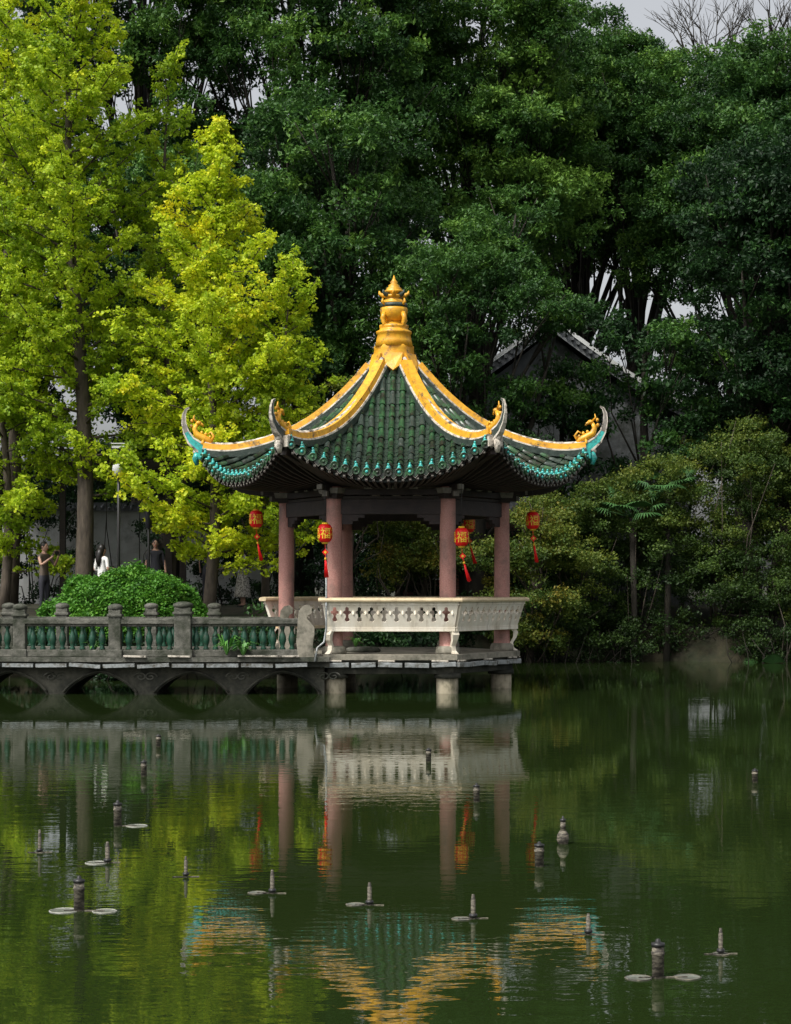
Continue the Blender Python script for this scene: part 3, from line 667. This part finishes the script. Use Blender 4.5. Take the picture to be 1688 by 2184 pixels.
def small(x,y,h,rx,tint,nb,name='elm_tree',br=(.4,.75),species=None,dens=80,low=.15,rz=.40,cz=.6):
    camphor(x,y,h,rx,cz=cz,rz=rz,nb=nb,tint=tint,br=br,species=species or SHR,name=name,bark='bark_l',tr=.10,dens=dens,low=low,sp=.08)
small(3.6,12.3,5.9,1.9,.56,38); small(-1.1,11.6,6.6,1.5,.6,26); small(.6,14.0,4.2,1.8,.5,28,low=.05,cz=.5); small(-3.2,9.5,5.2,1.4,.5,16)
def shrub(name,blobs,dens,tint,species,sp=.1,twigs=3,bark='bark_l',every=1):
    m=MB(); r=random.Random(len(blobs)*7+int(blobs[0][0][0]*10))
    for i,(c,rr) in enumerate(blobs):
        if i%every: continue
        gx=c[0]+r.uniform(-.6,.6); gy=c[1]+r.uniform(0,.8); s=Vector((gx,gy,gz(gx,gy)-.2)); c_=Vector(c)
        for q in range(twigs):
            e=c_+Vector((r.uniform(-1,1),r.uniform(-1,.6),r.uniform(-.6,.9)))*rr*1.02; mid=s.lerp(e,.5)+Vector((r.uniform(-.4,.4),r.uniform(-.4,.2),.3))
            m.tube([s,mid,e],[.022,.014,.005],4,bark)
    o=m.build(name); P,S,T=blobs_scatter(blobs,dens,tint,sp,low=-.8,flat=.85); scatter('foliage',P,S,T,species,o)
bl=[];bl2=[]
for i in range(165):
    x_=rng.uniform(3.9,13.5); topz=np.interp(x_,[3.8,5.5,7.5,9.5,14],[3.4,5.2,5.8,5.9,5.6]); z_=rng.uniform(.6,topz)
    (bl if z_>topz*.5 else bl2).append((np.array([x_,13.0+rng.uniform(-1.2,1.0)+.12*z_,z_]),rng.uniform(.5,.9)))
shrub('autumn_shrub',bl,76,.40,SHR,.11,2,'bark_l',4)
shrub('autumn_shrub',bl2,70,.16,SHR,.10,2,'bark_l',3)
bl=[(np.array([rng.uniform(2.6,15),12.2+rng.uniform(-.5,.6),rng.uniform(.15,1.1)]),rng.uniform(.35,.6)) for i in range(44)]
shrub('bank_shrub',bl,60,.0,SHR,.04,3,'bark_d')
bl=[(np.array([rng.uniform(-.6,1.3),12.6+rng.uniform(-.4,.4),rng.uniform(1.7,3.5)]),rng.uniform(.3,.5)) for i in range(16)]
shrub('yellow_shrub',bl,80,.66,SHR,.08,2,'bark_l',2)
bl=[(np.array([x_,float(shore(np.array(x_)))+rng.uniform(-.2,.9),rng.uniform(.4,1.3)]),rng.uniform(.4,.75)) for x_ in np.linspace(-3,3.5,26)]
shrub('bank_shrub',bl,60,.10,CAMF,.08,1,'bark_d')
bl=[(np.array([x_,float(shore(np.array(x_)))-.35+rng.uniform(-.2,.5),rng.uniform(.15,.9)]),rng.uniform(.3,.5)) for x_ in np.linspace(-13,-3,34)]
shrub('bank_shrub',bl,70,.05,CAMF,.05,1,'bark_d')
bl=[(np.array([x_,15.4+rng.uniform(-.6,.8),rng.uniform(1.3,3.4)]),rng.uniform(.6,1.0)) for x_ in np.linspace(-3,6,30)]
shrub('understory_shrub',bl,46,.1,CAMF,.08,1,'bark_d')
bl=[]
for x_,hh in ((-13,3.8),(-12.2,3.2),(-11.5,4.2),(-10.8,3.6),(-10.1,4.2),(-9.3,3.4),(-6.9,4.3),(-6.2,3.6),(-5.6,4.4),(-4.9,3.8),(-4.2,4.2),(-3.4,3.6)):
    for q in range(4): bl.append((np.array([x_+rng.uniform(-.4,.4),16.8+rng.uniform(-.6,.6),1.7+(hh-1.4)*q/3]),rng.uniform(.4,.7)))
for x_ in np.linspace(-14,-3,16): bl.append((np.array([x_,17+rng.uniform(-.5,.5),4.6+rng.uniform(-.3,.8)]),rng.uniform(.6,.9)))
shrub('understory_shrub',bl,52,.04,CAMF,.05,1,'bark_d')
P=[];
for i in range(3000):
    d=rng.normal(size=3); d/=np.linalg.norm(d); d[2]=abs(d[2]); q=rng.uniform(.84,1.02)+.07*math.sin(d[0]*9)*math.cos(d[1]*7)+.05*math.sin(d[2]*14+d[0]*5); P.append((d[0]*1.85*q,d[1]*1.3*q,-.05+d[2]*1.42*q))
m=MB(); m.lathe([(1.0,.0),(1.0,.5),(.85,.8),(.5,1.0),(.1,1.06)],(0,0,0),24,'bark_d',Matrix.Diagonal((1.5,1.0,1.08)))
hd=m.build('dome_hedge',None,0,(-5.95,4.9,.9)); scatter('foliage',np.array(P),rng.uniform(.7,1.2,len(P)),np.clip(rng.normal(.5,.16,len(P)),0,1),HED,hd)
M['palm']=pmat('palm_leaf',(.03,.09,.025),(.06,.15,.04),6,.5)
def palm(x,y,h,n=12,R=.9):
    m=MB(); g=gz(x,y); m.tube([(0,0,0),(.05,0,h*.5),(0,0,h)],[.09,.08,.09],8,'bark_d'); r=random.Random(int(x*31))
    for i in range(n):
        a=i*2.4; el=r.uniform(-.1,1.0); d=Vector((math.cos(a)*math.cos(el),math.sin(a)*math.cos(el),math.sin(el))); c=Vector((0,0,h))+d*R*.7
        m.tube([(0,0,h),c],[.014,.01],4,'palm'); s=d.cross(Vector((0,0,1))).normalized(); u=s.cross(d)
        for q in range(-8,9):
            b=q*.16; dd=(d*math.cos(b)+s*math.sin(b)).normalized(); tip=c+dd*R*(.75-.02*abs(q))+Vector((0,0,-.14-.01*abs(q))); mid=c+dd*R*.4; sd=(s*math.cos(b)-d*math.sin(b))*.028
            m.add([c,mid+sd,tip,mid-sd],[(0,1,2,3)],'palm')
    m.build('fan_palm',None,0,(x,y,g-.1))
palm(6.2,12.6,5.0,14,.9); palm(7.1,12.7,4.9,12,.8); palm(5.2,11.7,.7,10,.7); palm(7.4,11.7,.6,10,.7); palm(9.6,11.7,.8,10,.7)
m=MB(); r=random.Random(5)
def branch(p,d,L_,w,lv):
    q=p+d*L_; m.tube([p,p.lerp(q,.5)+Vector((r.uniform(-.1,.1),0,r.uniform(-.1,.1)))*L_*.5,q],[w,w*.8,w*.6],5,'bark_d')
    if lv==0: return
    for i in range(3):
        nd=(d+Vector((r.uniform(-.7,.7),r.uniform(-.5,.5),r.uniform(-.3,.5)))).normalized(); branch(p.lerp(q,r.uniform(.6,1)),nd,L_*.72,w*.6,lv-1)
branch(Vector((12.6,31,1)),Vector((0,0,1)),15.8,.25,0); branch(Vector((12.6,31,16.7)),Vector((-.4,0,1)).normalized(),3.0,.12,5)
branch(Vector((12.6,31,16.7)),Vector((.3,0,1)).normalized(),2.7,.12,5)
m.build('bare_tree')
M['hedgegreen']=pmat('fresh_leaf',(.06,.2,.03),(.12,.3,.05),6,.5)
def tuft(name,x,y,z,n=26,h=.35):
    m=MB(); r=random.Random(int(x*77))
    for i in range(n):
        a=r.uniform(0,6.28); l=h*r.uniform(.6,1.1); d=Vector((math.cos(a),math.sin(a),0)); s=Vector((-d.y,d.x,0))*.018
        p0=Vector((0,0,0)); p1=d*l*.35+Vector((0,0,l*.7)); p2=d*l*.9+Vector((0,0,l*.75*r.uniform(.5,1)))
        m.add([p0-s*.5,p0+s*.5,p1+s,p1-s,p2],[(0,1,2,3),(3,2,4)],'hedgegreen')
    m.build(name,None,0,(x,y,z))
tuft('fern',-2.75,-2.44,.69,40,.38); tuft('fern',-3.05,-2.42,.72,26,.5); tuft('fern',-5.5,-2.2,.72,18,.35)
m=MB(); m.lathe([(.24,.0),(.27,.04),(.22,.09),(.1,.11)],(0,0,0),12,'stone',Matrix.Diagonal((1.3,.8,1))); o=m.build('rock_planter',None,0,(-.62,-.9,.72)); tuft('pot_grass',-.75,-.95,.8,20,.3)

# ---------------------------------------------------------------- buildings
def giebel():
    H=empty('whitewashed_hall',(4.5,18.2,0)); m=MB(); W=4.3; zr=9.6; ze=6.9; D=8
    def rz_(u): return ze+(zr-ze)*(1-abs(u))**1.25
    us=[i/12-1 for i in range(25)]
    vs=[(u*W*.94,0,rz_(u)-.25) for u in us]+[(W*.94,0,.5),(-W*.94,0,.5)]; m.add(vs,[tuple(range(len(vs)))],'hallwall')
    vb=[(x,D,z) for x,_,z in vs]; m.add(vb,[tuple(range(len(vb)))[::-1]],'hallwall'); 
    for s_ in(-1,1): m.box((s_*W*.92,D/2,(ze+.5)/2),(.12,D-.02,ze-.5),'hallwall')
    m.build('walls',H); t=MB()
    vs=[];
    for u in us: vs+=[(u*W,-.35,rz_(u)),(u*W,D+.35,rz_(u))]
    t.add(vs,[(2*i,2*i+1,2*i+3,2*i+2) for i in range(24)],'greytile')
    for y_ in np.arange(-.3,D+.3,.28): t.tube([(u*W,y_,rz_(u)+.03) for u in us],.07,6,'greytile')
    yy=-.38
    t.sweep([(u*W*1.01,yy,rz_(u)-.05) for u in us],(0,1,0),[(-.06,-.16),(.06,-.16),(.06,.12),(-.06,.12)],'greytile',ups=(0,0,1))
    t.sweep([(u*W*1.01,yy-.03,rz_(u)+.02) for u in us],(0,1,0),[(-.09,.06),(.09,.06),(.09,.2),(-.09,.2)],'lime',ups=(0,0,1))
    for u in np.linspace(-1,1,50): t.box((u*W,-.5,rz_(u)-.0),(.09,.12,.09),'hallwall')
    t.box((0,D/2,zr+.15),(.3,D+.8,.35),'greytile'); t.box((0,D/2,zr+.36),(.4,D+.9,.08),'lime')
    for z_,w_ in((zr+.5,.55),(zr+.66,.35),(zr+.82,.5)): t.box((0,-.35,z_),(w_,.25,.1),'greytile')
    for s_ in(-.2,.2): t.box((s_,-.35,zr+.67),(.09,.25,.4),'greytile')
    t.build('grey_tile_roof',H)
    wn_=MB(); 
    for x_ in(-1.6,1.6):
        wn_.box((x_,-.02,4.2),(1.1,.06,1.3),'stone_dark'); 
        for q in range(-2,3): wn_.box((x_+q*.2,-.06,4.2),(.04,.04,1.3),'wood')
    wn_.build('lattice_windows',H)
giebel()
wl=MB(); wl.box((-11,19.5,2.7),(15,.3,3.0),'lime'); wl.box((-11,19.5,4.25),(15,.6,.1),'greytile'); wl.box((-11,19.5,4.38),(15,.34,.16),'greytile',)
for x_ in np.arange(-18.4,-3.6,.22): wl.tube([(x_,19.18,4.27),(x_,19.5,4.42),(x_,19.82,4.27)],.05,5,'greytile')
wl.build('white_garden_wall')
brm=bpy.data.materials.new('brick'); brm.use_nodes=True; N=brm.node_tree.nodes; L=brm.node_tree.links
bt=N.new('ShaderNodeTexBrick'); bt.inputs['Scale'].default_value=4; bt.inputs['Color1'].default_value=(.16,.05,.035,1); bt.inputs['Color2'].default_value=(.10,.035,.025,1); bt.inputs['Mortar'].default_value=(.13,.12,.1,1); bt.inputs['Mortar Size'].default_value=.02
tc=N.new('ShaderNodeTexCoord'); mp=N.new('ShaderNodeMapping'); mp.inputs['Rotation'].default_value=(math.radians(90),0,0); L.new(tc.outputs['Object'],mp.inputs[0]); L.new(mp.outputs[0],bt.inputs[0]); L.new(bt.outputs[0],N['Principled BSDF'].inputs['Base Color']); M['brick']=brm
bh=empty('brick_house',(2.6,17.2,0)); m=MB(); m.box((0,1.6,2.6),(5.2,3,3.0),'brick'); m.build('walls',bh)
m=MB(); 
for s_ in(-1,1): m.add([(-2.9,1.6+s_*1.9,4.0),(2.9,1.6+s_*1.9,4.0),(2.9,1.6,5.0),(-2.9,1.6,5.0)],[(0,1,2,3)],'greytile')
m.build('roof',bh)
m=MB()
for x_ in(-1.4,.2,1.7): m.box((x_,.08,2.7),(.8,.06,1.1),'lime'); m.box((x_,.05,2.7),(.66,.05,.96),'black'); m.box((x_,.02,2.7),(.04,.03,.96),'lime')
m.build('windows',bh)
m=MB(); m.tube([(0,0,0),(0,0,4.1)],.035,10,'black'); m.bar((-.15,0,4.02),(.3,0,4.02),.04,.04,'black'); m.box((0,-.02,4.08),(.28,.14,.05),'lime'); m.box((.0,-.02,4.16),(.30,.16,.02),'lime'); m.tube([(-.02,-.08,4.0),(-.02,-.08,3.7)],.02,6,'black')
m.lathe([(.05,3.70),(.10,3.67),(.11,3.58),(.11,3.5),(.085,3.44)],(-.02,-.08,0),16,'lime'); m.ball((-.02,-.08,3.43),(.075,.075,.06),'black')
m.build('security_camera_pole',None,0,(-6.2,4.4+1.2,1.0))
m=MB(); m.box((0,0,1.9),(.16,.16,3.8),'wood'); m.box((-2.6,0,1.9),(.14,.14,3.8),'wood'); m.bar((-3.0,0,3.75),(.5,0,3.75),.12,.2,'wood'); m.bar((-3.0,0,3.4),(.5,0,3.4),.08,.08,'wood'); m.bar((-2.6,0,3.75),(-2.6,3,3.75),.12,.16,'wood'); m.bar((0,0,3.75),(0,3,3.75),.12,.16,'wood'); m.box((0,3,1.9),(.16,.16,3.8),'wood'); m.box((-2.6,3,1.9),(.14,.14,3.8),'wood')
m.build('garden_pergola',None,0,(-5.55,9.5,1.2))
m=MB(); m.tube([(0,0,0),(0,0,3.2)],.035,8,'black'); m.lathe([(.03,2.1),(.075,2.12),(.08,2.5),(.08,2.9),(.06,2.95)],(0,-.02,0),12,'dcloth'); m.build('speaker_post',None,0,(-5.7,6.9,1.2))

# ---------------------------------------------------------------- people
def person(loc,rz,h=1.6,arms='down',top='wcloth',bottom='dcloth',dress=False,hairlen=.0):
    s=h/1.62; V=[];E=[];Rd=[]
    def v(p,r): V.append(Vector(p)*s); Rd.append((r*s,r*s) if not isinstance(r,tuple) else (r[0]*s,r[1]*s)); return len(V)-1
    def e(a,b):E.append((a,b))
    pel=v((0,0,.9),(.14,.10)); sp=v((0,.0,1.08),(.115,.085)); ch=v((0,0,1.27),(.145,.10)); ub=v((0,0,1.37),(.11,.075)); nk=v((0,0,1.43),.05); hd=v((0,-.01,1.50),.052)
    e(pel,sp);e(sp,ch);e(ch,ub);e(ub,nk);e(nk,hd)
    for q in(-1,1):
        a=v((q*.085,0,.82),.088);b_=v((q*.09,-.01,.47),.055);c=v((q*.09,.02,.09),.038);d=v((q*.10,-.13,.035),.034); e(pel,a);e(a,b_);e(b_,c);e(c,d)
        sh=v((q*.165,0,1.355),.052); e(ub,sh)
        if arms=='up': el=(q*.24,-.12,1.14);wr=(q*.10,-.34,1.34);dr=Vector((-q*.02,-.03,.09))
        elif arms=='bent': el=(q*.23,.02,1.10);wr=(q*.10,-.22,1.14);dr=Vector((-q*.05,-.07,.01))
        else: el=(q*.22,.02,1.09);wr=(q*.25,-.04,.85);dr=Vector((0,-.015,-.085))
        b1=v(el,.036);b2=v(wr,.024);e(sh,b1);e(b1,b2)
        wrv=Vector(wr); pm=v(tuple(wrv+dr*.8),(.032,.02)); e(b2,pm)
        lat=Vector((1,0,0)) if arms!='down' else Vector((0,1,0)); dn=dr.normalized()
        for i,(o,l) in enumerate(((-.026,.062),(-.009,.074),(.009,.07),(.026,.055))):
            f1=v(tuple(wrv+dr*1.0+lat*o),.0085);f2=v(tuple(wrv+dr*1.0+lat*o+dn*l*.55),.0075);f3=v(tuple(wrv+dr+lat*o+dn*l*.9+Vector((-q*.015,0,0))),.006); e(pm,f1);e(f1,f2);e(f2,f3)
        t1=v(tuple(wrv+dr*.55+lat*.035*(-1)),.0095);t2=v(tuple(wrv+dr*.95-lat*.055),.0075); e(pm,t1);e(t1,t2)
    me=bpy.data.meshes.new('b'); me.from_pydata([tuple(p) for p in V],E,[]); ob=bpy.data.objects.new('b',me); col.objects.link(ob)
    ob.modifiers.new('s','SKIN'); sv=me.skin_vertices[0].data
    for i,r_ in enumerate(Rd): sv[i].radius=r_
    sv[0].use_root=True; sub=ob.modifiers.new('u','SUBSURF'); sub.levels=2; sub.render_levels=2
    dg=bpy.context.evaluated_depsgraph_get(); bm_=bpy.data.meshes.new_from_object(ob.evaluated_get(dg)); bpy.data.objects.remove(ob)
    m=MB(); VV=[v_.co.copy() for v_ in bm_.vertices]
    grp={}
    for p in bm_.polygons:
        c=p.center/s; arm=abs(c.x)>.185 or c.y<-.13
        if c.z>1.405 and abs(c.x)<.09: k='skin'
        elif c.z<.075: k='black'
        elif c.z>.84 and arm and (abs(c.x)>.21 or c.y<-.12) and c.z<1.36 : k='skin' if (c.z<1.17 or arms=='up') else top
        elif c.z<.93: k='skin' if (dress and c.z<.5) else bottom
        else: k=top
        grp.setdefault(k,[]).append(tuple(p.vertices))
    first=True
    for k,fl in grp.items():
        if first: m.add(VV,fl,k,True); first=False
        else:
            i=m.mi(k)
            for f in fl: m.f.append(f); m.m.append(i); m.sm.append(True)
    hc=Vector((0,-.015,1.565))*s
    m.ball(hc,(.074*s,.09*s,.112*s),'skin',16,12); m.ball(hc+Vector((0,-.02,-.06))*s,(.05*s,.06*s,.05*s),'skin',12,8)
    m.tube([hc+Vector((0,-.086,.01))*s,hc+Vector((0,-.108,-.022))*s],[.008*s,.015*s],6,'skin')
    for q in(-1,1):
        m.ball(hc+Vector((q*.028,-.083,.012))*s,(.011*s,.006*s,.006*s),'black',8,5); m.ball(hc+Vector((q*.075,0,0))*s,(.012*s,.02*s,.03*s),'skin',8,5); m.box(hc+Vector((q*.028,-.086,.034))*s,(.028*s,.006*s,.005*s),'hair')
    m.ball(hc+Vector((0,-.084,-.055))*s,(.022*s,.008*s,.006*s),'red',8,4)
    m.ball(hc+Vector((0,.018,.028))*s,(.086*s,.093*s,.105*s),'hair',16,10)
    if hairlen: m.tube([hc+Vector((0,.05,.02))*s,hc+Vector((0,.085,-.10))*s,hc+Vector((0,.11,-.10-hairlen*.5))*s,hc+Vector((0,.105,-.1-hairlen))*s],[.085*s,.08*s,.075*s,.03*s],12,'hair')
    if dress: m.lathe([(.13,1.02),(.15,.92),(.19,.75),(.23,.5),(.27,.30),(.265,.29),(.1,.9)],(0,0,0),20,bottom,Matrix.Diagonal((s,s*.85,s)))
    if arms in('up','bent'): m.box(Vector((0,-.38 if arms=='up' else -.30,1.44 if arms=='up' else 1.17))*s,(.15*s,.012,.075*s),'black')
    m.build('person',None,0,loc,rz)
person((-6.78,6.9,gz(-6.78,6.9)),math.radians(140),1.64,'bent','wcloth','jean',False,.28)
person((-8.25,7.6,gz(-8.25,7.6)),math.radians(60),1.66,'up','tan','dcloth')
person((-4.0,12.6,gz(-4.0,12.6)),math.radians(-70),1.6,'bent','floral','floral',True,.2)
person((-4.9,12.4,gz(-4.9,12.4)),math.radians(150),1.65,'down','dcloth','dcloth')
person((-5.75,8.5,gz(-5.75,8.5)),math.radians(10),1.6,'down','dcloth','jean')

# ---------------------------------------------------------------- light, sky, camera
wd=bpy.data.worlds.new('World'); scene.world=wd; wd.use_nodes=True; N=wd.node_tree.nodes; L=wd.node_tree.links
sky=N.new('ShaderNodeTexSky'); sky.sky_type='NISHITA'; sky.sun_disc=False; sky.sun_elevation=math.radians(53); sky.sun_rotation=math.radians(223); sky.dust_density=5; sky.ozone_density=1
hs=N.new('ShaderNodeHueSaturation'); hs.inputs['Saturation'].default_value=.2; hs.inputs['Value'].default_value=1.25; L.new(sky.outputs[0],hs.inputs['Color']); L.new(hs.outputs[0],N['Background'].inputs['Color']); N['Background'].inputs['Strength'].default_value=.15
sl=bpy.data.lights.new('sun','SUN'); sl.energy=2.9; sl.angle=math.radians(10); sl.color=(1,.96,.88); so=bpy.data.objects.new('sun',sl); so.rotation_euler=(math.radians(37),0,math.radians(-43)); link(so)
cd=bpy.data.cameras.new('camera'); cd.sensor_width=36; cd.sensor_fit='VERTICAL'; cd.sensor_height=36; cd.lens=65.3; cd.shift_y=158/2184; cd.clip_end=3000; cd.clip_start=.1
co=bpy.data.objects.new('camera',cd); co.location=(0,-36,1.97); co.rotation_euler=(math.radians(90),0,0); link(co); scene.camera=co
print('clusters',NLEAF)
